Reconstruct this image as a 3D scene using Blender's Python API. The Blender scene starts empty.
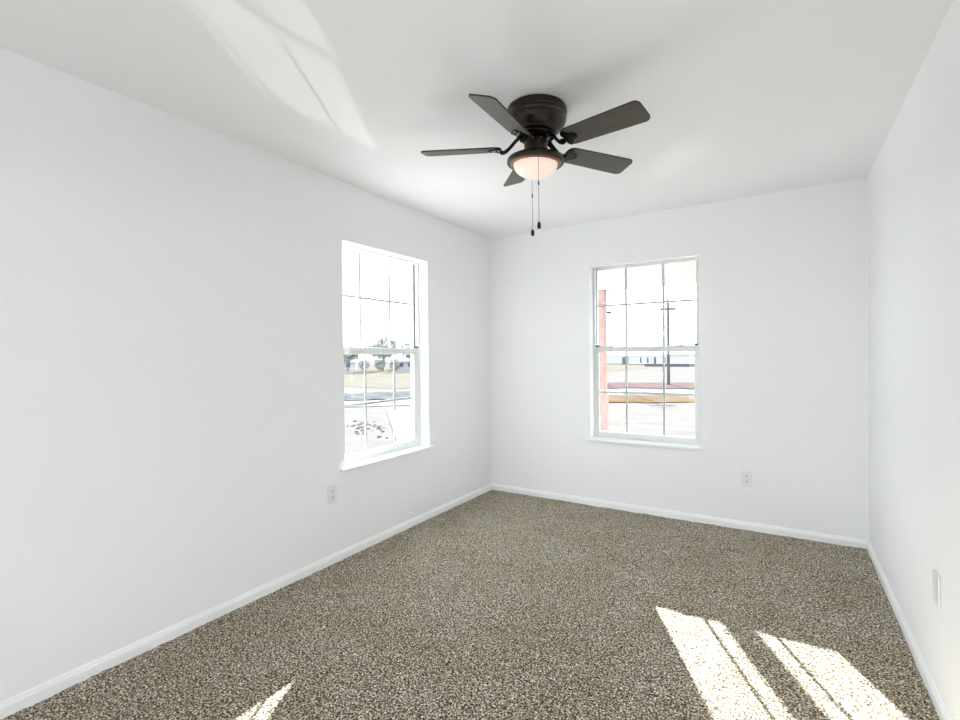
import bpy, bmesh, math, random
import numpy as np
from mathutils import Vector, Matrix

random.seed(7)
rng = np.random.default_rng(11)
sc = bpy.context.scene
COL = sc.collection

# ------------------------------------------------------------------ camera
def make_camera():
    F, YAW, PITCH, ROLL = 484.41, -0.5586, -0.0074, -0.0102
    f = Vector((math.sin(YAW) * math.cos(PITCH), math.cos(YAW) * math.cos(PITCH), math.sin(PITCH)))
    r0 = Vector((math.cos(YAW), -math.sin(YAW), 0))
    u0 = r0.cross(f)
    r = math.cos(ROLL) * r0 + math.sin(ROLL) * u0
    u = -math.sin(ROLL) * r0 + math.cos(ROLL) * u0
    cd = bpy.data.cameras.new('camera')
    cd.sensor_fit = 'HORIZONTAL'
    cd.sensor_width = 36.0
    cd.lens = F * 36.0 / 960.0
    cd.clip_start, cd.clip_end = 0.05, 600
    co = bpy.data.objects.new('camera', cd)
    m = Matrix(((r.x, u.x, -f.x, 2.4155), (r.y, u.y, -f.y, -4.0485), (r.z, u.z, -f.z, 1.2945), (0, 0, 0, 1)))
    co.matrix_world = m
    COL.objects.link(co)
    sc.camera = co
make_camera()

# ------------------------------------------------------------------ world, sun, exposure
SKY = 7.25
SUN = 44.0
SUN_DIR = Vector((0.505, -1.0, -0.405)).normalized()      # direction the light travels
sc.view_settings.view_transform = 'Standard'
sc.view_settings.look = 'None'
sc.view_settings.gamma = 1.0
sc.view_settings.use_curve_mapping = False
sc.view_settings.exposure = 0.0
sc.cycles.max_bounces = 14
sc.cycles.diffuse_bounces = 10
sc.cycles.transparent_max_bounces = 16
sc.cycles.caustics_reflective = False
sc.cycles.caustics_refractive = False
sc.cycles.sample_clamp_indirect = 8.0

def make_world():
    w = bpy.data.worlds.new('hazy_sky')
    sc.world = w
    w.use_nodes = True
    nt = w.node_tree
    nt.nodes.clear()
    out = nt.nodes.new('ShaderNodeOutputWorld')
    bg = nt.nodes.new('ShaderNodeBackground')
    tc = nt.nodes.new('ShaderNodeTexCoord')
    sep = nt.nodes.new('ShaderNodeSeparateXYZ')
    ramp = nt.nodes.new('ShaderNodeValToRGB')
    e = ramp.color_ramp.elements
    e[0].position, e[0].color = 0.0, (0.930, 0.955, 1.0, 1)
    e[1].position, e[1].color = 0.9, (0.81, 0.885, 1.0, 1)
    nt.links.new(tc.outputs['Generated'], sep.inputs[0])
    nt.links.new(sep.outputs['Z'], ramp.inputs[0])
    nt.links.new(ramp.outputs[0], bg.inputs['Color'])
    bg.inputs['Strength'].default_value = SKY
    nt.links.new(bg.outputs[0], out.inputs[0])
make_world()

def light(name, kind, loc, direction, energy, color=(1, 1, 1), **kw):
    ld = bpy.data.lights.new(name, kind)
    ld.energy = energy
    ld.color = color
    for k, v in kw.items():
        setattr(ld, k, v)
    o = bpy.data.objects.new(name, ld)
    o.location = loc
    o.rotation_euler = Vector(direction).to_track_quat('-Z', 'Y').to_euler()
    COL.objects.link(o)
    return o
light('sun', 'SUN', (-6, 12, 8), SUN_DIR, SUN, (1.0, 0.98, 0.955), angle=math.radians(0.42))
# added spot lamps standing in for sun reflected up through each window
def glint(name, src, aim, power, size, blend):
    light(name, 'SPOT', src, Vector(aim) - Vector(src), power, (1.0, 0.97, 0.93), spot_size=math.radians(size), spot_blend=blend, shadow_soft_size=0.015)
glint('added_glint_side_yard', (-3.37, 3.99, -0.42), (-0.13, -1.41, 2.0), 1150, 17, 0.15)
glint('added_glint_front_yard', (-1.33, 4.16, -0.42), (1.28, 0.0, 1.90), 420, 3.0, 0.7)

# ------------------------------------------------------------------ room numbers
W, H = 2.892, 2.44
NEAR = -5.25                       # near end of the room, behind the camera
T = 0.185                          # outside wall thickness
LW = (-1.852, -0.968)              # left window opening along y
BW = (1.005, 1.873)                # back window opening along x
DOOR = (0.95, 2.45, 2.08)           # unseen doorway added behind the camera to let in daylight
Z0, Z1 = 0.556, 2.058              # window openings, floor to head

def portal(name, loc, d, sx, sy):
    o = light(name, 'AREA', loc, d, 1.0, shape='RECTANGLE', size=sx, size_y=sy)
    o.data.cycles.is_portal = True
    return o
portal('sky_portal_left', (-T - 0.03, sum(LW) / 2, (Z0 + Z1) / 2), (1, 0, 0), LW[1] - LW[0], Z1 - Z0)
portal('sky_portal_back', (sum(BW) / 2, T + 0.03, (Z0 + Z1) / 2), (0, -1, 0), BW[1] - BW[0], Z1 - Z0)

portal('sky_portal_door', (sum(DOOR[:2]) / 2, NEAR - 0.16, DOOR[2] / 2), (0, 1, 0), DOOR[1] - DOOR[0], DOOR[2])

# ------------------------------------------------------------------ materials
def mat(name, color, rough=0.6, metallic=0.0, spec=0.3, bump=None, vary=None, emit=None, extra=None):
    m = bpy.data.materials.new(name)
    m.use_nodes = True
    nt = m.node_tree
    b = nt.nodes['Principled BSDF']
    b.inputs['Base Color'].default_value = (*color, 1)
    b.inputs['Roughness'].default_value = rough
    b.inputs['Metallic'].default_value = metallic
    b.inputs['Specular IOR Level'].default_value = spec
    tc = nt.nodes.new('ShaderNodeTexCoord')
    if vary:                                   # (scale, second colour, detail, low, high)
        n = nt.nodes.new('ShaderNodeTexNoise')
        n.inputs['Scale'].default_value = vary[0]
        n.inputs['Detail'].default_value = vary[2]
        nt.links.new(tc.outputs['Object'], n.inputs['Vector'])
        r = nt.nodes.new('ShaderNodeValToRGB')
        r.color_ramp.elements[0].position = vary[3]
        r.color_ramp.elements[1].position = vary[4]
        r.color_ramp.elements[0].color = (*color, 1)
        r.color_ramp.elements[1].color = (*vary[1], 1)
        nt.links.new(n.outputs['Fac'], r.inputs[0])
        nt.links.new(r.outputs[0], b.inputs['Base Color'])
    if bump:                                   # (scale, strength, distance)
        n = nt.nodes.new('ShaderNodeTexNoise')
        n.inputs['Scale'].default_value = bump[0]
        n.inputs['Detail'].default_value = 3
        nt.links.new(tc.outputs['Object'], n.inputs['Vector'])
        bp = nt.nodes.new('ShaderNodeBump')
        bp.inputs['Strength'].default_value = bump[1]
        bp.inputs['Distance'].default_value = bump[2]
        nt.links.new(n.outputs['Fac'], bp.inputs['Height'])
        nt.links.new(bp.outputs[0], b.inputs['Normal'])
    if emit:
        b.inputs['Emission Color'].default_value = (*emit[0], 1)
        b.inputs['Emission Strength'].default_value = emit[1]
    return m

M = {}
M['wall'] = mat('wall_paint', (0.872, 0.876, 0.882), 0.7, spec=0.2, bump=(70, 0.12, 0.004))
M['ceiling'] = mat('ceiling_paint', (0.875, 0.877, 0.88), 0.85, spec=0.1, bump=(45, 0.10, 0.004))
M['trim'] = mat('trim_paint', (0.885, 0.89, 0.895), 0.35, spec=0.4)
M['vinyl'] = mat('white_vinyl', (0.70, 0.72, 0.71), 0.35, spec=0.4)
M['grille'] = mat('grille_white', (0.62, 0.63, 0.64), 0.4)
M['track'] = mat('track_shade', (0.05, 0.05, 0.05), 0.5)  # near-black for the shadowed gaps of the window track
M['plate'] = mat('outlet_plastic', (0.80, 0.80, 0.80), 0.3, spec=0.5)
M['slot'] = mat('outlet_slot', (0.03, 0.03, 0.03), 0.6)
M['screw'] = mat('plate_screw', (0.6, 0.6, 0.58), 0.35, metallic=0.6)
M['bronze'] = mat('oil_rubbed_bronze', (0.030, 0.022, 0.016), 0.33, metallic=0.55, spec=0.5, vary=(9, (0.050, 0.034, 0.022), 4, 0.4, 0.7))
M['iron'] = mat('black_bronze', (0.012, 0.010, 0.009), 0.25, metallic=0.6, spec=0.6)
M['lit_bronze'] = mat('lamplit_bronze', (0.30, 0.15, 0.08), 0.4, metallic=0.4, spec=0.5)  # orange bulb light on the pan lip, put into the colour
M['chain'] = mat('antique_chain', (0.09, 0.075, 0.06), 0.4, metallic=0.5)
M['fob'] = mat('dark_fob', (0.010, 0.009, 0.009), 0.35)
M['globe'] = mat('frosted_globe', (0.92, 0.80, 0.72), 0.35, spec=0.4, emit=((1.0, 0.70, 0.57), 0.38))
M['brick'] = mat('outer_brick', (0.30, 0.14, 0.10), 0.9, bump=(40, 0.4, 0.01))
M['cedar'] = mat('cedar_post', (0.36, 0.265, 0.25), 0.8, vary=(14, (0.30, 0.20, 0.18), 6, 0.35, 0.7))
M['porch_white'] = mat('porch_paint', (0.56, 0.585, 0.59), 0.7)
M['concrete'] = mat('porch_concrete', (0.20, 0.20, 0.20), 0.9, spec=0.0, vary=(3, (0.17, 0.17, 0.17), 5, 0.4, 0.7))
M['patio'] = mat('bounce_concrete', (0.62, 0.62, 0.61), 0.9, spec=0.0, vary=(3, (0.56, 0.56, 0.555), 5, 0.4, 0.7))  # kept bright to bounce daylight indoors from unseen paving
M['pole'] = mat('pole_wood', (0.07, 0.055, 0.06), 0.85, vary=(20, (0.045, 0.038, 0.042), 3, 0.3, 0.7))
M['metal_wall'] = mat('pale_blue_metal', (0.28, 0.29, 0.32), 0.5, spec=0.3)
M['metal_roof'] = mat('pale_roof', (0.27, 0.28, 0.31), 0.5)
M['dark_open'] = mat('dark_opening', (0.04, 0.045, 0.06), 0.6)
M['foliage'] = mat('grey_green_leaf', (0.16, 0.175, 0.165), 0.8, vary=(3, (0.24, 0.25, 0.24), 3, 0.35, 0.65))
M['bark'] = mat('bark', (0.15, 0.13, 0.125), 0.9)
M['clod'] = mat('clod_earth', (0.085, 0.075, 0.070), 0.95, bump=(12, 0.6, 0.03))
M['house_wall'] = mat('house_siding', (0.24, 0.26, 0.31), 0.8)

def blade_material():
    m = bpy.data.materials.new('weathered_walnut_blade')
    m.use_nodes = True
    nt = m.node_tree
    b = nt.nodes['Principled BSDF']
    b.inputs['Roughness'].default_value = 0.42
    tc = nt.nodes.new('ShaderNodeTexCoord')
    mp = nt.nodes.new('ShaderNodeMapping')
    mp.inputs['Scale'].default_value = (3, 60, 3)
    n = nt.nodes.new('ShaderNodeTexNoise')
    n.inputs['Scale'].default_value = 2.2
    n.inputs['Detail'].default_value = 5
    r = nt.nodes.new('ShaderNodeValToRGB')
    r.color_ramp.elements[0].position, r.color_ramp.elements[0].color = 0.35, (0.062, 0.054, 0.043, 1)
    r.color_ramp.elements[1].position, r.color_ramp.elements[1].color = 0.68, (0.092, 0.081, 0.066, 1)
    nt.links.new(tc.outputs['Object'], mp.inputs[0])
    nt.links.new(mp.outputs[0], n.inputs['Vector'])
    nt.links.new(n.outputs['Fac'], r.inputs[0])
    nt.links.new(r.outputs[0], b.inputs['Base Color'])
    return m
M['blade'] = blade_material()
M['blade_edge'] = mat('blade_edge_band', (0.014, 0.012, 0.010), 0.4)

def carpet_material():
    m = bpy.data.materials.new('flecked_frieze_carpet')
    m.use_nodes = True
    nt = m.node_tree
    b = nt.nodes['Principled BSDF']
    b.inputs['Roughness'].default_value = 1.0
    b.inputs['Specular IOR Level'].default_value = 0.05
    b.inputs['Sheen Weight'].default_value = 0.15
    tc = nt.nodes.new('ShaderNodeTexCoord')
    n = nt.nodes.new('ShaderNodeTexNoise')
    n.inputs['Scale'].default_value = 135
    n.inputs['Detail'].default_value = 2.5
    n.inputs['Roughness'].default_value = 0.65
    n.inputs['Distortion'].default_value = 0.6
    r = nt.nodes.new('ShaderNodeValToRGB')
    cr = r.color_ramp
    cr.elements[0].position, cr.elements[0].color = 0.40, (0.020, 0.015, 0.009, 1)
    cr.elements[1].position, cr.elements[1].color = 0.61, (0.78, 0.72, 0.62, 1)
    for p, c in ((0.452, (0.096, 0.080, 0.054)), (0.505, (0.214, 0.187, 0.143)), (0.556, (0.375, 0.335, 0.270))):
        e = cr.elements.new(p)
        e.color = (*c, 1)
    n2 = nt.nodes.new('ShaderNodeTexNoise')          # vacuum and footfall lay of the pile
    n2.inputs['Scale'].default_value = 3.2
    n2.inputs['Detail'].default_value = 4
    r2 = nt.nodes.new('ShaderNodeValToRGB')
    r2.color_ramp.elements[0].position, r2.color_ramp.elements[0].color = 0.36, (0.99, 0.93, 0.83, 1)
    r2.color_ramp.elements[1].position, r2.color_ramp.elements[1].color = 0.64, (1.10, 1.08, 1.04, 1)
    mx = nt.nodes.new('ShaderNodeMix')
    mx.data_type = 'RGBA'
    mx.blend_type = 'MULTIPLY'
    mx.inputs['Factor'].default_value = 1.0
    nt.links.new(tc.outputs['Object'], n.inputs['Vector'])
    nt.links.new(tc.outputs['Object'], n2.inputs['Vector'])
    nt.links.new(n.outputs['Fac'], r.inputs[0])
    nt.links.new(n2.outputs['Fac'], r2.inputs[0])
    nt.links.new(r.outputs[0], mx.inputs[6])
    nt.links.new(r2.outputs[0], mx.inputs[7])
    nt.links.new(mx.outputs[2], b.inputs['Base Color'])
    return m
M['carpet'] = carpet_material()

def glass_material():
    m = bpy.data.materials.new('window_glass')
    m.use_nodes = True
    nt = m.node_tree
    nt.nodes.clear()
    out = nt.nodes.new('ShaderNodeOutputMaterial')
    tr = nt.nodes.new('ShaderNodeBsdfTransparent')
    tr.inputs[0].default_value = (0.96, 0.98, 0.97, 1)
    gl = nt.nodes.new('ShaderNodeBsdfGlossy')
    gl.inputs['Roughness'].default_value = 0.02
    mx = nt.nodes.new('ShaderNodeMixShader')
    mx.inputs[0].default_value = 0.015
    nt.links.new(tr.outputs[0], mx.inputs[1])
    nt.links.new(gl.outputs[0], mx.inputs[2])
    nt.links.new(mx.outputs[0], out.inputs[0])
    return m
M['glass'] = glass_material()

def ground_material(name, c0, c1, scale, c2=None):
    return mat(name, c0, 1.0, spec=0.0, vary=(scale, c1, 8, 0.35, 0.65), bump=(scale * 4, 0.5, 0.03))
M['dirt'] = ground_material('pale_dirt', (0.092, 0.084, 0.080), (0.106, 0.100, 0.096), 1.6)
M['dry_grass'] = ground_material('dry_grass_field', (0.084, 0.076, 0.061), (0.099, 0.092, 0.080), 1.1)
M['red_dirt'] = ground_material('red_clay', (0.074, 0.045, 0.046), (0.080, 0.062, 0.062), 0.8)
M['orange_dirt'] = ground_material('orange_clay', (0.082, 0.050, 0.025), (0.084, 0.068, 0.052), 0.9)
M['road'] = ground_material('pale_road', (0.13, 0.13, 0.13), (0.15, 0.15, 0.15), 0.5)
M['ditch'] = ground_material('ditch_growth', (0.042, 0.047, 0.049), (0.080, 0.081, 0.078), 1.6)

# ------------------------------------------------------------------ builders
def link_mesh(name, bm, material, parent=None, smooth=False, mats=None):
    me = bpy.data.meshes.new(name)
    bmesh.ops.recalc_face_normals(bm, faces=bm.faces)
    bm.to_mesh(me)
    bm.free()
    for mm in (mats or [material]):
        me.materials.append(mm)
    if smooth:
        for p in me.polygons:
            p.use_smooth = True
    o = bpy.data.objects.new(name, me)
    COL.objects.link(o)
    if parent:
        o.parent = parent
    return o

def auto_smooth(o, deg=35):
    me = o.data
    for p in me.polygons:
        p.use_smooth = True
    bm = bmesh.new()
    bm.from_mesh(me)
    for e in bm.edges:
        if len(e.link_faces) == 2 and e.calc_face_angle(0) > math.radians(deg):
            e.smooth = False
    bm.to_mesh(me)
    bm.free()
    return o

def box(bm, x0, x1, y0, y1, z0, z1, bevel=0.0, mi=0):
    t = bmesh.new()
    v = [t.verts.new((x, y, z)) for z in (z0, z1) for y in (y0, y1) for x in (x0, x1)]
    for f in ((0, 2, 3, 1), (4, 5, 7, 6), (0, 1, 5, 4), (2, 6, 7, 3), (0, 4, 6, 2), (1, 3, 7, 5)):
        t.faces.new([v[i] for i in f])
    bmesh.ops.recalc_face_normals(t, faces=t.faces)
    if bevel:
        bmesh.ops.bevel(t, geom=list(t.edges), offset=bevel, segments=2, affect='EDGES', profile=0.5)
    for f in t.faces:
        f.material_index = mi
    tmp = bpy.data.meshes.new('tmp')
    t.to_mesh(tmp)
    t.free()
    bm.from_mesh(tmp)
    bpy.data.meshes.remove(tmp)

def lathe(bm, prof, seg=48, center=(0, 0, 0), close_top=False, close_bot=False):
    rings = []
    for r, z in prof:
        if r < 1e-6:
            rings.append([bm.verts.new((center[0], center[1], center[2] + z))])
        else:
            rings.append([bm.verts.new((center[0] + r * math.cos(2 * math.pi * i / seg), center[1] + r * math.sin(2 * math.pi * i / seg), center[2] + z)) for i in range(seg)])
    for a, b in zip(rings[:-1], rings[1:]):
        for i in range(seg):
            j = (i + 1) % seg
            if len(a) == 1 and len(b) == 1:
                continue
            if len(a) == 1:
                bm.faces.new((a[0], b[j], b[i]))
            elif len(b) == 1:
                bm.faces.new((a[i], a[j], b[0]))
            else:
                bm.faces.new((a[i], a[j], b[j], b[i]))
    if close_top and len(rings[0]) > 1:
        bm.faces.new(rings[0])
    if close_bot and len(rings[-1]) > 1:
        bm.faces.new(rings[-1])

def tube(bm, pts, radii, seg=10, flat=1.0):
    pts = [Vector(p) for p in pts]
    if not hasattr(radii, '__len__'):
        radii = [radii] * len(pts)
    rings = []
    up = Vector((0, 0, 1))
    for i, p in enumerate(pts):
        d = (pts[min(i + 1, len(pts) - 1)] - pts[max(i - 1, 0)]).normalized()
        s = d.cross(up)
        if s.length < 1e-3:
            s = Vector((1, 0, 0))
        s.normalize()
        u = s.cross(d)
        rings.append([bm.verts.new(p + radii[i] * (math.cos(2 * math.pi * k / seg) * s + flat * math.sin(2 * math.pi * k / seg) * u)) for k in range(seg)])
    for a, b in zip(rings[:-1], rings[1:]):
        for k in range(seg):
            bm.faces.new((a[k], a[(k + 1) % seg], b[(k + 1) % seg], b[k]))
    bm.faces.new(rings[0])
    bm.faces.new(rings[-1])

def prism(bm, outline, z0, z1, mi_side=0, mi_cap=0):
    lo = [bm.verts.new((x, y, z0)) for x, y in outline]
    hi = [bm.verts.new((x, y, z1)) for x, y in outline]
    n = len(outline)
    bm.faces.new(lo).material_index = mi_cap
    bm.faces.new(hi).material_index = mi_cap
    for i in range(n):
        bm.faces.new((lo[i], lo[(i + 1) % n], hi[(i + 1) % n], hi[i])).material_index = mi_side

def empty(name, loc, rot=(0, 0, 0)):
    o = bpy.data.objects.new(name, None)
    o.empty_display_size = 0.1
    o.location = loc
    o.rotation_euler = rot
    COL.objects.link(o)
    return o

def tag(o, label, cat, group=None, kind=None):
    o['label'] = label
    o['category'] = cat
    if group:
        o['group'] = group
    if kind:
        o['kind'] = kind
    return o

def structure(o, label, cat):
    return tag(o, label, cat, kind='structure')

# ------------------------------------------------------------------ room shell
def wall_with_hole(name, to3, a0, a1, h0, h1, hole, thick, label):
    """a runs along the wall, h up, d outwards; one closed mesh with an opening"""
    bm = bmesh.new()
    A = [a0, hole[0], hole[1], a1]
    Z = [h0, hole[2], hole[3], h1]
    V = {}
    for k, d in enumerate((0.0, thick)):
        for i in range(4):
            for j in range(4):
                V[i, j, k] = bm.verts.new(to3(A[i], Z[j], d))
    for k in (0, 1):
        for i in range(3):
            for j in range(3):
                if (i, j) != (1, 1):
                    bm.faces.new((V[i, j, k], V[i + 1, j, k], V[i + 1, j + 1, k], V[i, j + 1, k])).material_index = k
    def side(p, q, mi):
        bm.faces.new((V[(*p, 0)], V[(*q, 0)], V[(*q, 1)], V[(*p, 1)])).material_index = mi
    for p, q in (((1, 1), (2, 1)), ((2, 1), (2, 2)), ((2, 2), (1, 2)), ((1, 2), (1, 1))):
        side(p, q, 0)
    for i in range(3):
        side((i, 0), (i + 1, 0), 0); side((i, 3), (i + 1, 3), 0)
        side((0, i), (0, i + 1), 0); side((3, i), (3, i + 1), 0)
    o = link_mesh(name, bm, None, mats=[M['wall'], M['brick']])
    return structure(o, label, 'wall')

wall_with_hole('wall_left', lambda a, h, d: (-d, a, h), NEAR, T, 0, H, (*LW, Z0, Z1), T, 'long white wall with the window that overlooks the dry field')
wall_with_hole('wall_back', lambda a, h, d: (a, d, h), 0.0, W, 0, H, (*BW, Z0, Z1), T, 'white end wall with the window on to the porch')
bm = bmesh.new(); box(bm, W, W + 0.12, NEAR, T, 0, H)
structure(link_mesh('wall_right', bm, M['wall']), 'plain white wall without a window', 'wall')
wall_with_hole('wall_front', lambda a, h, d: (a, NEAR - d, h), 0.0, W, 0, H, (DOOR[0], DOOR[1], 0.0005, DOOR[2]), 0.12, 'white wall facing the porch window, with an added doorway for daylight')
bm = bmesh.new(); box(bm, -T, W + 0.12, NEAR, T, H, H + 0.12)
structure(link_mesh('ceiling', bm, M['ceiling']), 'plain white ceiling with the fan on it', 'ceiling')

def build_floor():
    """dense pile in the part of the room the photo shows, plain backing behind"""
    step = 0.0058
    x0, x1, y0, y1 = 0.004, W - 0.004, -3.45, -0.004
    nx, ny = int((x1 - x0) / step), int((y1 - y0) / step)
    def smooth(a, n):
        for _ in range(n):
            a = (a + np.roll(a, 1, 0) + np.roll(a, -1, 0) + np.roll(a, 1, 1) + np.roll(a, -1, 1)) / 5
        return a
    h = rng.random((ny + 1, nx + 1))
    f = smooth(h, 1); f = (f - f.mean()) / f.std()
    g = smooth(rng.random((ny + 1, nx + 1)), 60); g = (g - g.mean()) / g.std()
    z = np.clip(0.0009 * f, -0.0026, 0.0022) + 0.0010 * g
    xs = np.linspace(x0, x1, nx + 1); ys = np.linspace(y0, y1, ny + 1)
    X, Y = np.meshgrid(xs, ys)
    X = X + (rng.random(X.shape) - 0.5) * step * 0.7
    Y = Y + (rng.random(Y.shape) - 0.5) * step * 0.7
    X[:, 0], X[:, -1], Y[0, :], Y[-1, :] = x0, x1, y0, y1
    co = np.stack([X, Y, z], -1).reshape(-1, 3)
    n = len(co)
    idx = np.arange(n).reshape(ny + 1, nx + 1)
    q = np.stack([idx[:-1, :-1], idx[:-1, 1:], idx[1:, 1:], idx[1:, :-1]], -1).reshape(-1, 4)
    ex = np.array([(-T, NEAR, -0.012), (W + 0.12, NEAR, -0.012), (W + 0.12, T, -0.012), (-T, T, -0.012),
                   (x0, NEAR, 0), (x1, NEAR, 0), (x1, y0, 0), (x0, y0, 0)])
    co = np.concatenate([co, ex])
    q = np.concatenate([q, [[n, n + 1, n + 2, n + 3], [n + 4, n + 5, n + 6, n + 7]]])
    me = bpy.data.meshes.new('floor')
    me.vertices.add(len(co)); me.vertices.foreach_set('co', co.ravel())
    me.loops.add(len(q) * 4); me.loops.foreach_set('vertex_index', q.ravel().astype(np.int32))
    me.polygons.add(len(q)); me.polygons.foreach_set('loop_start', np.arange(0, len(q) * 4, 4, dtype=np.int32))
    me.polygons.foreach_set('use_smooth', np.ones(len(q), dtype=bool))
    me.update(calc_edges=True); me.validate()
    me.materials.append(M['carpet'])
    o = bpy.data.objects.new('floor', me)
    COL.objects.link(o)
    structure(o, 'flecked brown and beige carpet over the whole room', 'carpet')
build_floor()

BB = 0.013
def baseboard(name, p0, p1, nrm, label):
    """moulded board from p0 to p1 along the wall foot; nrm points into the room"""
    prof = [(0, -0.012), (BB, -0.012), (BB, 0.036), (BB - 0.002, 0.042), (BB - 0.005, 0.046), (BB - 0.006, 0.051), (BB - 0.010, 0.056), (0, 0.058)]
    bm = bmesh.new()
    a = [bm.verts.new((p0[0] + nrm[0] * d, p0[1] + nrm[1] * d, z)) for d, z in prof]
    b = [bm.verts.new((p1[0] + nrm[0] * d, p1[1] + nrm[1] * d, z)) for d, z in prof]
    n = len(prof)
    for i in range(n):
        bm.faces.new((a[i], a[(i + 1) % n], b[(i + 1) % n], b[i]))
    bm.faces.new(a); bm.faces.new(b)
    structure(link_mesh(name, bm, M['trim']), label, 'baseboard')
e = 0.0005
baseboard('baseboard_left', (e, NEAR), (e, -e), (1, 0), 'white baseboard along the wall with the side window')
baseboard('baseboard_back', (BB + 2 * e, -e), (W - BB - 2 * e, -e), (0, -1), 'white baseboard under the end wall window')
baseboard('baseboard_right', (W - e, NEAR), (W - e, -e), (-1, 0), 'white baseboard along the windowless wall')

# ------------------------------------------------------------------ windows
def window(name, origin, rotz, w, up, lo, muntins_up, muntins_lo, zh_up, zh_lo, label):
    """local: x along the opening, y outwards, z up (floor = 0). up / lo = glass edges in x of each sash"""
    root = empty(name, origin, (0, 0, rotz))
    structure(root, label, 'window')
    zt, zs = Z1, 0.578
    c = 0.0006
    # outer frame
    bm = bmesh.new()
    fi = 0.022
    box(bm, c, fi, 0.085, 0.165, zs, zt - c, 0.002)
    box(bm, w - fi, w - c, 0.085, 0.165, zs, zt - c, 0.002)
    box(bm, fi, w - fi, 0.085, 0.165, zt - 0.013, zt - c, 0.001)
    box(bm, fi, w - fi, 0.085, 0.165, zs, zs + 0.012, 0.001)
    link_mesh('window_frame', bm, M['vinyl'], root)
    for x0_, x1_ in ((fi, fi + 0.004), (w - fi - 0.004, w - fi)):  # dark strips drawn for the shaded gap beside the sash
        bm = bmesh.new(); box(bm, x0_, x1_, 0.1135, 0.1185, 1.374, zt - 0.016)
        sl_ = link_mesh('track_gap_shade', bm, M['track'], root)
        sl_['label'] = 'dark strip for the shaded gap down the side track'
    # upper sash, further out
    zu0, zu1 = 1.330, zt - 0.0135
    bm = bmesh.new()
    box(bm, fi + 0.0005, up[0], 0.119, 0.146, zu0, zu1, 0.002)
    box(bm, up[1], w - fi - 0.0005, 0.119, 0.146, zu0, zu1, 0.002)
    box(bm, up[0], up[1], 0.119, 0.146, zu1 - 0.004, zu1, 0.001)
    box(bm, up[0], up[1], 0.119, 0.146, zu0, zu0 + 0.036, 0.002)
    us = link_mesh('upper_sash', bm, M['vinyl'], root)
    bm = bmesh.new(); box(bm, up[0] - 0.002, up[1] + 0.002, 0.1305, 0.1325, zu0 + 0.034, zu1 - 0.002)
    link_mesh('glass_pane', bm, M['glass'], us)
    bm = bmesh.new()
    for x in muntins_up:
        box(bm, x - 0.0095, x + 0.0095, 0.134, 0.140, zu0 + 0.036, zu1 - 0.004)
    box(bm, up[0], up[1], 0.1345, 0.1395, zh_up - 0.0085, zh_up + 0.0085)
    link_mesh('grille', bm, M['grille'], us)
    # lower sash, nearer the room
    zl0, zl1 = zs + 0.0125, 1.366
    bm = bmesh.new()
    box(bm, fi + 0.0005, lo[0], 0.088, 0.112, zl0, zl1, 0.002)
    box(bm, lo[1], w - fi - 0.0005, 0.088, 0.112, zl0, zl1, 0.002)
    box(bm, lo[0], lo[1], 0.088, 0.112, zl0, 0.633, 0.002)
    box(bm, lo[0], lo[1], 0.084, 0.112, 1.318, zl1, 0.003)
    box(bm, lo[0] + 0.06, lo[1] - 0.06, 0.080, 0.085, 1.345, 1.352, 0.001)        # lift rail lip
    ls = link_mesh('lower_sash', bm, M['vinyl'], root)
    bm = bmesh.new(); box(bm, lo[0] - 0.002, lo[1] + 0.002, 0.0985, 0.1005, 0.631, 1.320)
    link_mesh('glass_pane', bm, M['glass'], ls)
    bm = bmesh.new()
    for x in muntins_lo:
        box(bm, x - 0.0082, x + 0.0082, 0.102, 0.108, 0.633, 1.318)
    box(bm, lo[0], lo[1], 0.1025, 0.1075, zh_lo - 0.0085, zh_lo + 0.0085)
    link_mesh('grille', bm, M['grille'], ls)
    for x in (w * 0.17, w * 0.83):                                              # cam locks on the meeting rail
        bm = bmesh.new()
        box(bm, x - 0.026, x + 0.026, 0.088, 0.108, zl1, zl1 + 0.006, 0.002)
        lathe(bm, [(0.0, 0.016), (0.008, 0.015), (0.010, 0.006)], 14, (x, 0.098, zl1))
        box(bm, x - 0.004, x + 0.030, 0.094, 0.102, zl1 + 0.007, zl1 + 0.013, 0.002)
        lk = link_mesh('sash_lock', bm, M['vinyl'], ls)
    for x in (fi + 0.013, w - fi - 0.013):                                      # dark blocks standing in for shadowed track openings at the rail ends
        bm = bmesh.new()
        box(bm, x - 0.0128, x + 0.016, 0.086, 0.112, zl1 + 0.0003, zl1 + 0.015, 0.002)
        lt = link_mesh('track_hole_shade', bm, M['track'], ls)
        lt['label'] = 'dark block for the shadowed track opening at the rail end'
    # stool: the inside sill board
    bm = bmesh.new()
    box(bm, c, w - c, -0.001, 0.160, 0.5565, 0.5778, 0.0)
    box(bm, -0.040, w + 0.036, -0.026, -0.0008, 0.5565, 0.578, 0.004)
    link_mesh('window_sill', bm, M['trim'], root)
    return root

lw, bw = LW[1] - LW[0], BW[1] - BW[0]
# left window: local x runs along +y, local y points to -x
window('window_1', (0, LW[0], 0), math.pi / 2, lw, (0.034, lw - 0.040), (0.060, lw - 0.072),
       (0.281, 0.586), (0.293, 0.596), 1.722, 0.968, 'white double hung window on the side wall looking over the dry field')
window('window_2', (BW[0], 0, 0), 0, bw, (0.026, bw - 0.036), (0.049, bw - 0.048),
       (0.275, 0.582), (0.283, 0.586), 1.727, 0.973, 'white double hung window on the end wall looking out past the porch post')

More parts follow.
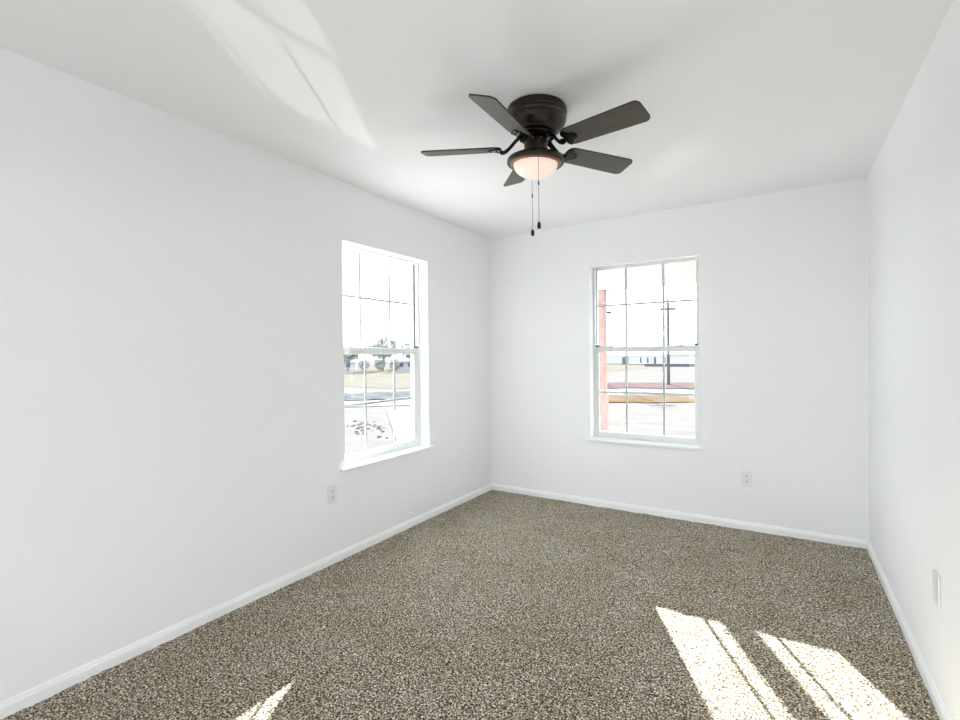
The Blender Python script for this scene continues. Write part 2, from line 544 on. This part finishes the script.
# ------------------------------------------------------------------ outlets
def outlet(loc, rotz, label):
    """local: x along the wall, -y into the room, z up, origin at plate centre"""
    root = empty('wall_outlet', loc, (0, 0, rotz))
    tag(root, label, 'outlet', 'duplex outlets low on the walls')
    bm = bmesh.new()
    box(bm, -0.035, 0.035, -0.006, -0.0004, -0.057, 0.057, 0.0025)
    link_mesh('cover_plate', bm, M['plate'], root)
    for s in (1, -1):
        bm = bmesh.new()
        prof = []
        for i in range(28):
            a = 2 * math.pi * i / 28
            x, z = 0.0175 * math.cos(a), 0.0175 * math.sin(a)
            prof.append((x, max(-0.0135, min(0.0135, z))))
        fr = [bm.verts.new((x, -0.0085, z + s * 0.0195)) for x, z in prof]
        bk = [bm.verts.new((x * 1.04, -0.0055, z * 1.04 + s * 0.0195)) for x, z in prof]
        bm.faces.new(fr); bm.faces.new(bk)
        for i in range(28):
            bm.faces.new((fr[i], fr[(i + 1) % 28], bk[(i + 1) % 28], bk[i]))
        rc = link_mesh('receptacle', bm, M['plate'], root)
        bm = bmesh.new()
        zc = s * 0.0195
        box(bm, -0.0078, -0.0052, -0.0092, -0.0080, zc - 0.002, zc + 0.0075)
        box(bm, 0.0052, 0.0078, -0.0092, -0.0080, zc - 0.001, zc + 0.0070)
        box(bm, -0.0028, 0.0028, -0.0092, -0.0080, zc - 0.0095, zc - 0.0045, 0.0005)
        sl = link_mesh('slots', bm, M['slot'], rc)
        sl['label'] = 'dark plug slots'
    bm = bmesh.new()
    box(bm, -0.003, 0.003, -0.0070, -0.0058, -0.003, 0.003, 0.001)
    link_mesh('screw', bm, M['screw'], root)
outlet((0, -1.962, 0.436), math.pi / 2, 'white duplex outlet on the side wall left of the window')
outlet((2.187, 0, 0.377), 0, 'white duplex outlet on the end wall to the lower right of the porch window')
root = empty('wall_plate', (W, -1.672, 0.428), (0, 0, -math.pi / 2))
tag(root, 'plain white wall plate on the windowless wall above the sunlit carpet', 'wall plate')
bm = bmesh.new(); box(bm, -0.036, 0.036, -0.007, -0.0004, -0.058, 0.058, 0.0025)
link_mesh('cover_plate', bm, M['plate'], root)
for z in (0.042, -0.042):
    bm = bmesh.new(); lathe(bm, [(0.0, 0.0016), (0.0028, 0.001), (0.0034, 0.0), (0.0, -0.0005)], 12)
    for v in bm.verts: v.co = (v.co.x, -0.007 - v.co.z, z + v.co.y)
    link_mesh('screw', bm, M['plate'], root)

# ------------------------------------------------------------------ ceiling fan
def ceiling_fan():
    root = empty('ceiling_fan', (1.454, -1.991, H), (0.0179, 0.0452, 0))
    tag(root, 'dark bronze five blade ceiling fan with a lit frosted bowl light', 'ceiling fan')
    # motor housing hugging the ceiling
    bm = bmesh.new()
    lathe(bm, [(0.128, 0.006), (0.135, -0.002), (0.1385, -0.010), (0.1385, -0.026), (0.1355, -0.029), (0.1355, -0.034), (0.1375, -0.037), (0.137, -0.046),
               (0.1345, -0.049), (0.1345, -0.053), (0.1355, -0.056), (0.132, -0.070), (0.124, -0.086), (0.113, -0.099), (0.103, -0.106), (0.099, -0.108),
               (0.099, -0.112), (0.094, -0.114), (0.0, -0.114)], 64)
    auto_smooth(link_mesh('motor_housing', bm, M['bronze'], root), 40)
    # turning flywheel with cooling ribs
    bm = bmesh.new()
    lathe(bm, [(0.060, -0.1145), (0.088, -0.116), (0.090, -0.126), (0.084, -0.133), (0.070, -0.138), (0.056, -0.140), (0.0, -0.140)], 48)
    for k in range(20):
        a = 2 * math.pi * k / 20
        tube(bm, [(0.062 * math.cos(a), 0.062 * math.sin(a), -0.1405), (0.083 * math.cos(a), 0.083 * math.sin(a), -0.1345)], 0.003, 6)
    auto_smooth(link_mesh('flywheel', bm, M['iron'], root), 40)
    # switch housing
    bm = bmesh.new()
    lathe(bm, [(0.040, -0.140), (0.053, -0.143), (0.055, -0.150), (0.055, -0.190), (0.058, -0.196), (0.058, -0.200), (0.0, -0.200)], 40)
    sw = auto_smooth(link_mesh('switch_housing', bm, M['bronze'], root), 40)
    for a in (4.2, 4.9, 5.6):
        bm = bmesh.new()
        c, s = math.cos(a), math.sin(a)
        lathe(bm, [(0.0, 0.0035), (0.0030, 0.0025), (0.0038, 0.0), (0.0, -0.001)], 12)
        for v in bm.verts:
            x, y, z = v.co
            v.co = (c * (0.0555 + z) - s * x, s * (0.0555 + z) + c * x, -0.150 + y)
        sc_ = link_mesh('screw', bm, M['screw'], sw)
        sc_['label'] = 'small bright screw head'
    # light kit pan
    bm = bmesh.new()
    lathe(bm, [(0.056, -0.196), (0.064, -0.203), (0.085, -0.212), (0.110, -0.220), (0.127, -0.228), (0.1325, -0.237), (0.1325, -0.249), (0.128, -0.254),
               (0.121, -0.254), (0.116, -0.250), (0.111, -0.254), (0.106, -0.254), (0.104, -0.246), (0.0, -0.244)], 64)
    auto_smooth(link_mesh('light_pan', bm, M['bronze'], root), 50)
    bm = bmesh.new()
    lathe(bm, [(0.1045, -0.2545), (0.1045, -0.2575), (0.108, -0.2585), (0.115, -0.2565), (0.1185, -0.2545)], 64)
    rg = auto_smooth(link_mesh('bowl_glow_ring', bm, M['lit_bronze'], root), 50)
    rg['label'] = 'ring around the bowl with orange lamplight in its colour'
    # bowl
    bm = bmesh.new()
    prof = [(0.1025, -0.2465), (0.1025, -0.254)]
    for i in range(1, 15):
        a = math.pi / 2 * i / 14
        prof.append((0.1025 * math.cos(a) if i < 14 else 0.0, -0.254 - 0.062 * math.sin(a)))
    lathe(bm, prof, 64)
    gb = link_mesh('glass_bowl', bm, M['globe'], root, smooth=True)
    gb['label'] = 'lit frosted glass bowl'
    # blades
    R, hw0, hw1, PIT, ZB = 0.545, 0.054, 0.061, -0.2957, -0.178
    for k in range(5):
        a = 4.7728 + k * 2 * math.pi / 5
        PIT = -0.19 if k == 4 else -0.2957
        # blade outline in its own plane, x along the arm
        out = []
        def corner(cx, cy, r, a0, a1, n=7):
            for i in range(n + 1):
                t = a0 + (a1 - a0) * i / n
                out.append((cx + r * math.cos(t), cy + r * math.sin(t)))
        r0 = 0.165
        corner(R - 0.026, -hw1 + 0.026, 0.026, -math.pi / 2, -0.10)
        corner(R - 0.026, hw1 - 0.026, 0.026, 0.10, math.pi / 2)
        corner(r0 + 0.030, hw0 - 0.034, 0.034, math.pi / 2, math.pi * 0.97)
        corner(r0 + 0.030, -hw0 + 0.034, 0.034, -math.pi * 0.97, -math.pi / 2)
        bm = bmesh.new()
        prism(bm, out, -0.003, 0.003, 1, 0)
        b = link_mesh('blade', bm, None, root, mats=[M['blade'], M['blade_edge']])
        mt = Matrix.Rotation(a, 4, 'Z') @ Matrix.Translation((0, 0, ZB)) @ Matrix.Rotation(PIT, 4, 'X')
        b.matrix_local = mt
        # blade iron: curved arm plus a three lobed plate under the blade root
        bm = bmesh.new()
        pts = []
        for i in range(11):
            t = i / 10
            x = 0.070 + t * 0.095
            z = 0.049 - 0.063 * (t * t * (3 - 2 * t)) - 0.010 * math.sin(math.pi * t)
            pts.append((x, 0.006 * math.sin(math.pi * t), z))
        tube(bm, pts, [0.015, 0.0145, 0.014, 0.0135, 0.013, 0.013, 0.013, 0.014, 0.015, 0.016, 0.014], 10, 0.62)
        plate = []
        for i in range(36):
            t = 2 * math.pi * i / 36
            rr = 0.030 + 0.0085 * math.cos(3 * t)
            plate.append((0.190 + 1.0 * rr * math.cos(t), 1.28 * rr * math.sin(t)))
        prism(bm, plate, -0.0085, -0.0032)
        for px, py in ((0.214, 0.0), (0.181, 0.024), (0.181, -0.024)):
            lathe(bm, [(0.0, -0.0118), (0.0035, -0.011), (0.0045, -0.0085)], 10, (px, py, 0))
        ir = auto_smooth(link_mesh('blade_iron', bm, M['iron'], root), 35)
        ir.matrix_local = Matrix.Rotation(a, 4, 'Z') @ Matrix.Translation((0, 0, ZB)) @ Matrix.Rotation(PIT, 4, 'X')
    # pull chains, hanging plumb: (offset x, y, top z, bottom z)
    inv = root.matrix_basis.to_3x3().inverted() if False else None
    for wx, wy, zt, zb, bead in ((1.507, -2.092, 2.196, 1.855, 2.056), (1.384, -1.902, 2.196, 1.880, 2.075)):
        ch_bm = bmesh.new()
        n = int((zt - zb - 0.03) / 0.0042)
        tube(ch_bm, [(wx, wy, zt), (wx, wy, zb + 0.026)], 0.0009, 6)
        for i in range(n):
            z = zt - 0.0042 * i
            bmesh.ops.create_icosphere(ch_bm, subdivisions=1, radius=0.0016, matrix=Matrix.Translation((wx, wy, z)))
        lathe(ch_bm, [(0.0, 0.010), (0.0035, 0.008), (0.0035, -0.008), (0.0, -0.010)], 10, (wx, wy, bead))
        fb_bm = bmesh.new()
        lathe(fb_bm, [(0.0, 0.032), (0.003, 0.031), (0.0055, 0.027), (0.0075, 0.022), (0.0082, 0.010), (0.0075, 0.002), (0.005, 0.0), (0.0, 0.0)], 16, (wx, wy, zb))
        wm = (Matrix.Translation(root.location) @ root.rotation_euler.to_matrix().to_4x4()).inverted()
        for v in ch_bm.verts: v.co = wm @ v.co
        for v in fb_bm.verts: v.co = wm @ v.co
        ch = link_mesh('pull_chain', ch_bm, M['chain'], root)
        fb = link_mesh('pull_fob', fb_bm, M['fob'], ch, smooth=True)
ceiling_fan()

# ------------------------------------------------------------------ outside: ground
G = -0.5
def sheet(name, pts, z, material, label, cat, wob=0.0, n=14):
    """flat ground patch given by a near and a far polyline, edges wobbling like spilled earth"""
    near, far = pts
    bm = bmesh.new()
    rows = []
    for i in range(n + 1):
        t = i / n
        a = Vector(near[0]).lerp(Vector(near[1]), t); b = Vector(far[0]).lerp(Vector(far[1]), t)
        d = (b - a)
        a = a + d * random.uniform(-wob, wob); b = b + d * random.uniform(-wob, wob)
        rows.append([bm.verts.new((a.x + (b.x - a.x) * s, a.y + (b.y - a.y) * s, z + (0.0 if s in (0, 1) else 0.02 * wob))) for s in (0, 0.33, 0.66, 1)])
    for r0, r1 in zip(rows[:-1], rows[1:]):
        for j in range(3):
            bm.faces.new((r0[j], r1[j], r1[j + 1], r0[j + 1]))
    return structure(link_mesh(name, bm, material), label, cat)

bm = bmesh.new()
box(bm, -260, 120, -60, 320, G - 0.3, G)
structure(link_mesh('ground', bm, M['dirt']), 'bare pale yard dirt around the house', 'ground')
sheet('road', (((-7.5, 17.2), (9, 20.5)), ((-9, 20.0), (9, 23.4))), G + 0.010, M['road'], 'pale street crossing in front of the house', 'road')
sheet('ground_orange', (((-5.2, 13.0), (1.5, 16.0)), ((-6.2, 16.6), (1.2, 18.4))), G + 0.030, M['orange_dirt'], 'orange clay bank along the near side of the street', 'ground', 0.10)
sheet('ground_red', (((-9.0, 20.2), (0.2, 24.4)), ((-10.0, 25.5), (-1.2, 29.0))), G + 0.030, M['red_dirt'], 'red clay strip on the far side of the street', 'ground', 0.08)
sheet('field', (((-120, 15), (-16, 16)), ((-140, 130), (-8, 130))), G + 0.015, M['dry_grass'], 'dry yellowish field beyond the side yard', 'field', 0.01)
sheet('ground_ditch', (((-19.5, 4.7), (-8.0, 13.8)), ((-22.5, 7.2), (-10.8, 17.2))), G + 0.04, M['ditch'], 'dark weedy ditch line between side yard and field', 'ground', 0.15, 30)

def paving(name, outline, material, label, cat):
    bm = bmesh.new()
    prism(bm, outline, G - 0.04, G + 0.035)
    return structure(link_mesh(name, bm, material), label, cat)
paving('path_driveway', [(-0.22, -9), (-10, -9), (-10, 5.9), (-3.9, 1.0), (-3.6, 2.5), (-4.6, 3.8), (-8.8, 8.0), (-7.4, 9.4), (-3.0, 5.2), (-0.22, 2.3)], M['patio'], 'pale concrete driveway beside the house, widened out of view to bounce daylight', 'driveway')  # outer pad added out of view to bounce daylight on to the ceiling
paving('road_side', [(-19.0, 0.4), (-8.3, 10.7), (-10.2, 12.0), (-20.6, 2.4)], M['road'], 'pale side street between the yard and the ditch', 'road')
bm = bmesh.new(); box(bm, -0.2, W + 6, -14, NEAR - 0.122, G - 0.05, -0.06, 0.01)  # patio added out of view to send daylight through the doorway
structure(link_mesh('floor_patio_added', bm, M['patio']), 'unseen bright patio added behind the room to bounce daylight', 'patio')

bm = bmesh.new(); box(bm, -0.2, W + 2, NEAR - 3.0, NEAR - 0.121, 2.40, 2.56)  # unseen roof added so light enters off the ground, not the sky
structure(link_mesh('ceiling_patio_added', bm, M['porch_white']), 'unseen flat roof added over the patio to block the sky', 'ceiling')

# ------------------------------------------------------------------ porch
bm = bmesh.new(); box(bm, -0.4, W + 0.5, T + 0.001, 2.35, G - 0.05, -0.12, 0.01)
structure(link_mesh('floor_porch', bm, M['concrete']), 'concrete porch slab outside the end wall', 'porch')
bm = bmesh.new(); box(bm, -0.45, W + 0.6, T + 0.001, 2.5, 2.62, 2.70)
structure(link_mesh('ceiling_porch', bm, M['porch_white']), 'white soffit boards over the porch', 'ceiling')
bm = bmesh.new(); box(bm, -0.45, W + 0.6, 1.98, 2.16, 2.125, 2.619, 0.004)
structure(link_mesh('trim_1', bm, M['porch_white']), 'white beam across the front of the porch', 'beam')

px_, py_ = 0.440, 2.07
root = empty('porch_post', (px_, py_, -0.12))
tag(root, 'reddish cedar porch post outside the end wall window', 'post')
bm = bmesh.new(); box(bm, -0.043, 0.055, -0.055, 0.055, 0.88, 2.244, 0.004)
link_mesh('shaft', bm, M['cedar'], root)
bm = bmesh.new(); box(bm, -0.050, 0.066, -0.062, 0.062, 0.0, 0.885, 0.004)
link_mesh('post_base', bm, M['cedar'], root)

# ------------------------------------------------------------------ things far outside
def utility_pole(base, h, arm_z, arm_half, arm_dir, label, top_r=0.07):
    root = empty('utility_pole', base)
    tag(root, label, 'utility pole', 'wooden utility poles along the street')
    bm = bmesh.new()
    lathe(bm, [(0.0, h), (top_r, h - 0.01), (top_r * 1.35, 0.0), (0.0, 0.0)], 14)
    auto_smooth(link_mesh('pole', bm, M['pole'], root), 40)
    d = Vector(arm_dir).normalized()
    bm = bmesh.new()
    tube(bm, [(-d.x * arm_half, -d.y * arm_half, arm_z), (d.x * arm_half, d.y * arm_half, arm_z)], 0.07, 4)
    arm = link_mesh('crossarm', bm, M['pole'], root)
    for t in (-0.9, -0.45, 0.45, 0.9):
        bm = bmesh.new()
        lathe(bm, [(0.0, 0.15), (0.022, 0.14), (0.03, 0.08), (0.014, 0.05), (0.014, 0.0)], 8, (d.x * arm_half * t, d.y * arm_half * t, arm_z + 0.045))
        link_mesh('insulator', bm, M['pole'], arm)
utility_pole((-3.27, 25.9, G), 5.05, 4.46, 0.42, (1, 0.5, 0), 'wooden utility pole with a crossarm standing in the middle of the porch window view')
utility_pole((-6.66, 24.55, G), 4.50, 4.35, 0.45, (1, 0.5, 0), 'wooden utility pole half hidden behind the cedar porch post', 0.06)

def long_shed():
    root = empty('metal_building', (-17.5, 84.0, G), (0, 0, math.radians(-40.5)))
    tag(root, 'long low pale blue metal building on the horizon', 'building')
    L, D, h = 15.5, 6.0, 1.75
    bm = bmesh.new(); box(bm, -L, L, 0, D, 0, h)
    w = link_mesh('wall', bm, M['metal_wall'], root)
    bm = bmesh.new()
    v = [bm.verts.new(p) for p in ((-L - .2, -.25, h), (L + .2, -.25, h), (L + .2, D / 2, h + .75), (-L - .2, D / 2, h + .75), (L + .2, D + .25, h), (-L - .2, D + .25, h))]
    for f in ((0, 1, 2, 3), (3, 2, 4, 5), (0, 3, 5), (1, 4, 2), (0, 5, 4, 1)):
        bm.faces.new([v[i] for i in f])
    link_mesh('roof', bm, M['metal_roof'], root)
    for x, wd, z0, z1 in ((-7.2, 1.9, 0.1, 1.35), (-2.4, .35, .35, 1.3), (-0.4, .35, .35, 1.3), (1.6, .5, .1, 1.35), (4.2, .35, .5, 1.2)):
        bm = bmesh.new(); box(bm, x - wd / 2, x + wd / 2, -0.06, -0.002, z0, z1)
        link_mesh('doorway' if z0 < .2 else 'shed_window', bm, M['dark_open'], w)
    bm = bmesh.new(); box(bm, -L, L, -0.12, -0.001, 0.0, 0.09)
    link_mesh('base_strip', bm, M['dark_open'], root)
long_shed()
bm = bmesh.new(); box(bm, 0, 11.5, 0, 0.3, 0, 0.42, 0.03)
o = link_mesh('low_barrier', bm, M['dark_open']); o.location = (-15.5, 72.0, G); o.rotation_euler = (0, 0, math.radians(-8))
tag(o, 'dark low barrier line in front of the far metal building', 'barrier')

def leaf_crown(bm, center, rad, n, leaf):
    c = Vector(center)
    for _ in range(n):
        d = Vector((random.gauss(0, 1), random.gauss(0, 1), random.gauss(0, 1))).normalized()
        p = c + Vector((d.x * rad[0], d.y * rad[1], d.z * rad[2])) * (random.random() ** 0.45)
        a = Vector((random.gauss(0, 1), random.gauss(0, 1), random.gauss(0, 1))).normalized()
        b = a.orthogonal().normalized()
        s = leaf * random.uniform(0.6, 1.3)
        vs = [bm.verts.new(p + a * s), bm.verts.new(p + b * s * 0.5), bm.verts.new(p - a * s), bm.verts.new(p - b * s * 0.5)]
        bm.faces.new(vs)
def tree(base, h, spread, n, label, leaf=0.27):
    root = empty('far_tree', base)
    tag(root, label, 'tree', 'bare looking trees beyond the field')
    bm = bmesh.new()
    tube(bm, [(0, 0, 0), (0.05, 0, h * .3), (0.0, 0.05, h * .6)], [0.16, 0.12, 0.06], 8)
    for k in range(7):
        a = k * 0.9
        tube(bm, [(0.03, 0.02, h * (.25 + .04 * k)), (spread * .4 * math.cos(a), spread * .4 * math.sin(a), h * (.55 + .03 * k)), (spread * .75 * math.cos(a), spread * .75 * math.sin(a), h * (.72 + .03 * k))], [0.06, 0.04, 0.015], 6)
    link_mesh('trunk', bm, M['bark'], root)
    bm = bmesh.new()
    for k in range(9):
        a = k * 2.4
        rr = spread * (0.15 + 0.5 * random.random())
        leaf_crown(bm, (rr * math.cos(a), rr * math.sin(a), h * random.uniform(.5, .86)), (spread * .42, spread * .42, h * .16), n // 9, leaf)
    link_mesh('crown', bm, M['foliage'], root)
tree((-42.6, 43.6, G), 4.6, 3.1, 1500, 'tallest round tree on the skyline beyond the field')
tree((-45.9, 40.6, G), 3.4, 2.0, 600, 'low spreading tree just left of the tallest skyline tree')
tree((-38.4, 44.6, G), 3.6, 2.1, 600, 'low tree just right of the tallest skyline tree')

def house(base, rot, L, D, h, label):
    root = empty('far_house', base, (0, 0, rot))
    tag(root, label, 'house', 'low houses beyond the field')
    bm = bmesh.new(); box(bm, -L, L, 0, D, 0, h)
    w = link_mesh('wall', bm, M['house_wall'], root)
    bm = bmesh.new()
    v = [bm.verts.new(p) for p in ((-L - .2, -.3, h), (L + .2, -.3, h), (L - .6, D / 2, h + .7), (-L + .6, D / 2, h + .7), (L + .2, D + .3, h), (-L - .2, D + .3, h))]
    for f in ((0, 1, 2, 3), (3, 2, 4, 5), (0, 3, 5), (1, 4, 2), (0, 5, 4, 1)):
        bm.faces.new([v[i] for i in f])
    link_mesh('roof', bm, M['metal_roof'], root)
    for x in (-L * .6, 0.0, L * .55):
        bm = bmesh.new(); box(bm, x - .3, x + .3, -0.05, -0.002, h * .35, h * .8)
        link_mesh('house_window', bm, M['dark_open'], w)
house((-52.0, 44.5, G), math.radians(45), 2.4, 3.0, 1.15, 'low grey house at the far left of the skyline')
house((-43.0, 49.7, G), math.radians(45), 2.2, 3.0, 1.2, 'low grey house right of the dark shrubs on the skyline')

def shrub(base, r, h, label, n=420, leaf=0.14):
    root = empty('field_shrub', base)
    tag(root, label, 'shrub', 'dark shrubs at the far edge of the field')
    bm = bmesh.new()
    for k in range(6):
        a = k * 1.05
        tube(bm, [(0, 0, 0), (r * .5 * math.cos(a), r * .5 * math.sin(a), h * .7)], [0.04, 0.015], 5)
    link_mesh('stems', bm, M['bark'], root)
    bm = bmesh.new()
    leaf_crown(bm, (0, 0, h * .55), (r, r, h * .48), n, leaf)
    link_mesh('foliage', bm, M['foliage'], root)
shrub((-43.3, 40.9, G), 0.7, 1.6, 'leftmost of three dark shrubs below the tallest skyline tree')
shrub((-41.8, 42.2, G), 0.75, 1.9, 'middle of three dark shrubs below the tallest skyline tree')
shrub((-40.3, 43.4, G), 0.7, 1.6, 'rightmost of three dark shrubs below the tallest skyline tree')

def clod(loc, s, label):
    bm = bmesh.new()
    bmesh.ops.create_icosphere(bm, subdivisions=3, radius=1.0)
    ph = [random.uniform(0, 6) for _ in range(6)]
    for v in bm.verts:
        k = 1 + 0.18 * math.sin(5 * v.co.x + ph[0]) * math.sin(4 * v.co.y + ph[1]) + 0.12 * math.sin(9 * v.co.z + ph[2] + 3 * v.co.x)
        v.co = Vector((v.co.x * s * k * 1.3, v.co.y * s * k, max(-0.25, v.co.z) * s * k * 0.8))
    o = link_mesh('earth_clod', bm, M['clod'], smooth=True)
    o.location = (loc[0], loc[1], G + 0.2 * s)
    o.rotation_euler = (0, 0, random.uniform(0, 6))
    tag(o, label, 'clod', 'lumps of turned earth in the side yard')
CL = 'small dark lump of turned earth on the bare side yard'
pts = []
while len(pts) < 34:
    t = random.random()
    c = Vector((-7.6, 5.6, 0)).lerp(Vector((-5.3, 4.2, 0)), t)
    q = (c.x + random.gauss(0, .32), c.y + random.gauss(0, .28), random.uniform(.018, .05))
    if all(math.hypot(q[0] - r[0], q[1] - r[1]) > 1.7 * (q[2] + r[2]) for r in pts) and q[0] + q[1] < -1.02:
        pts.append(q)
for x, y, r in pts:
    clod((x, y), r, CL)
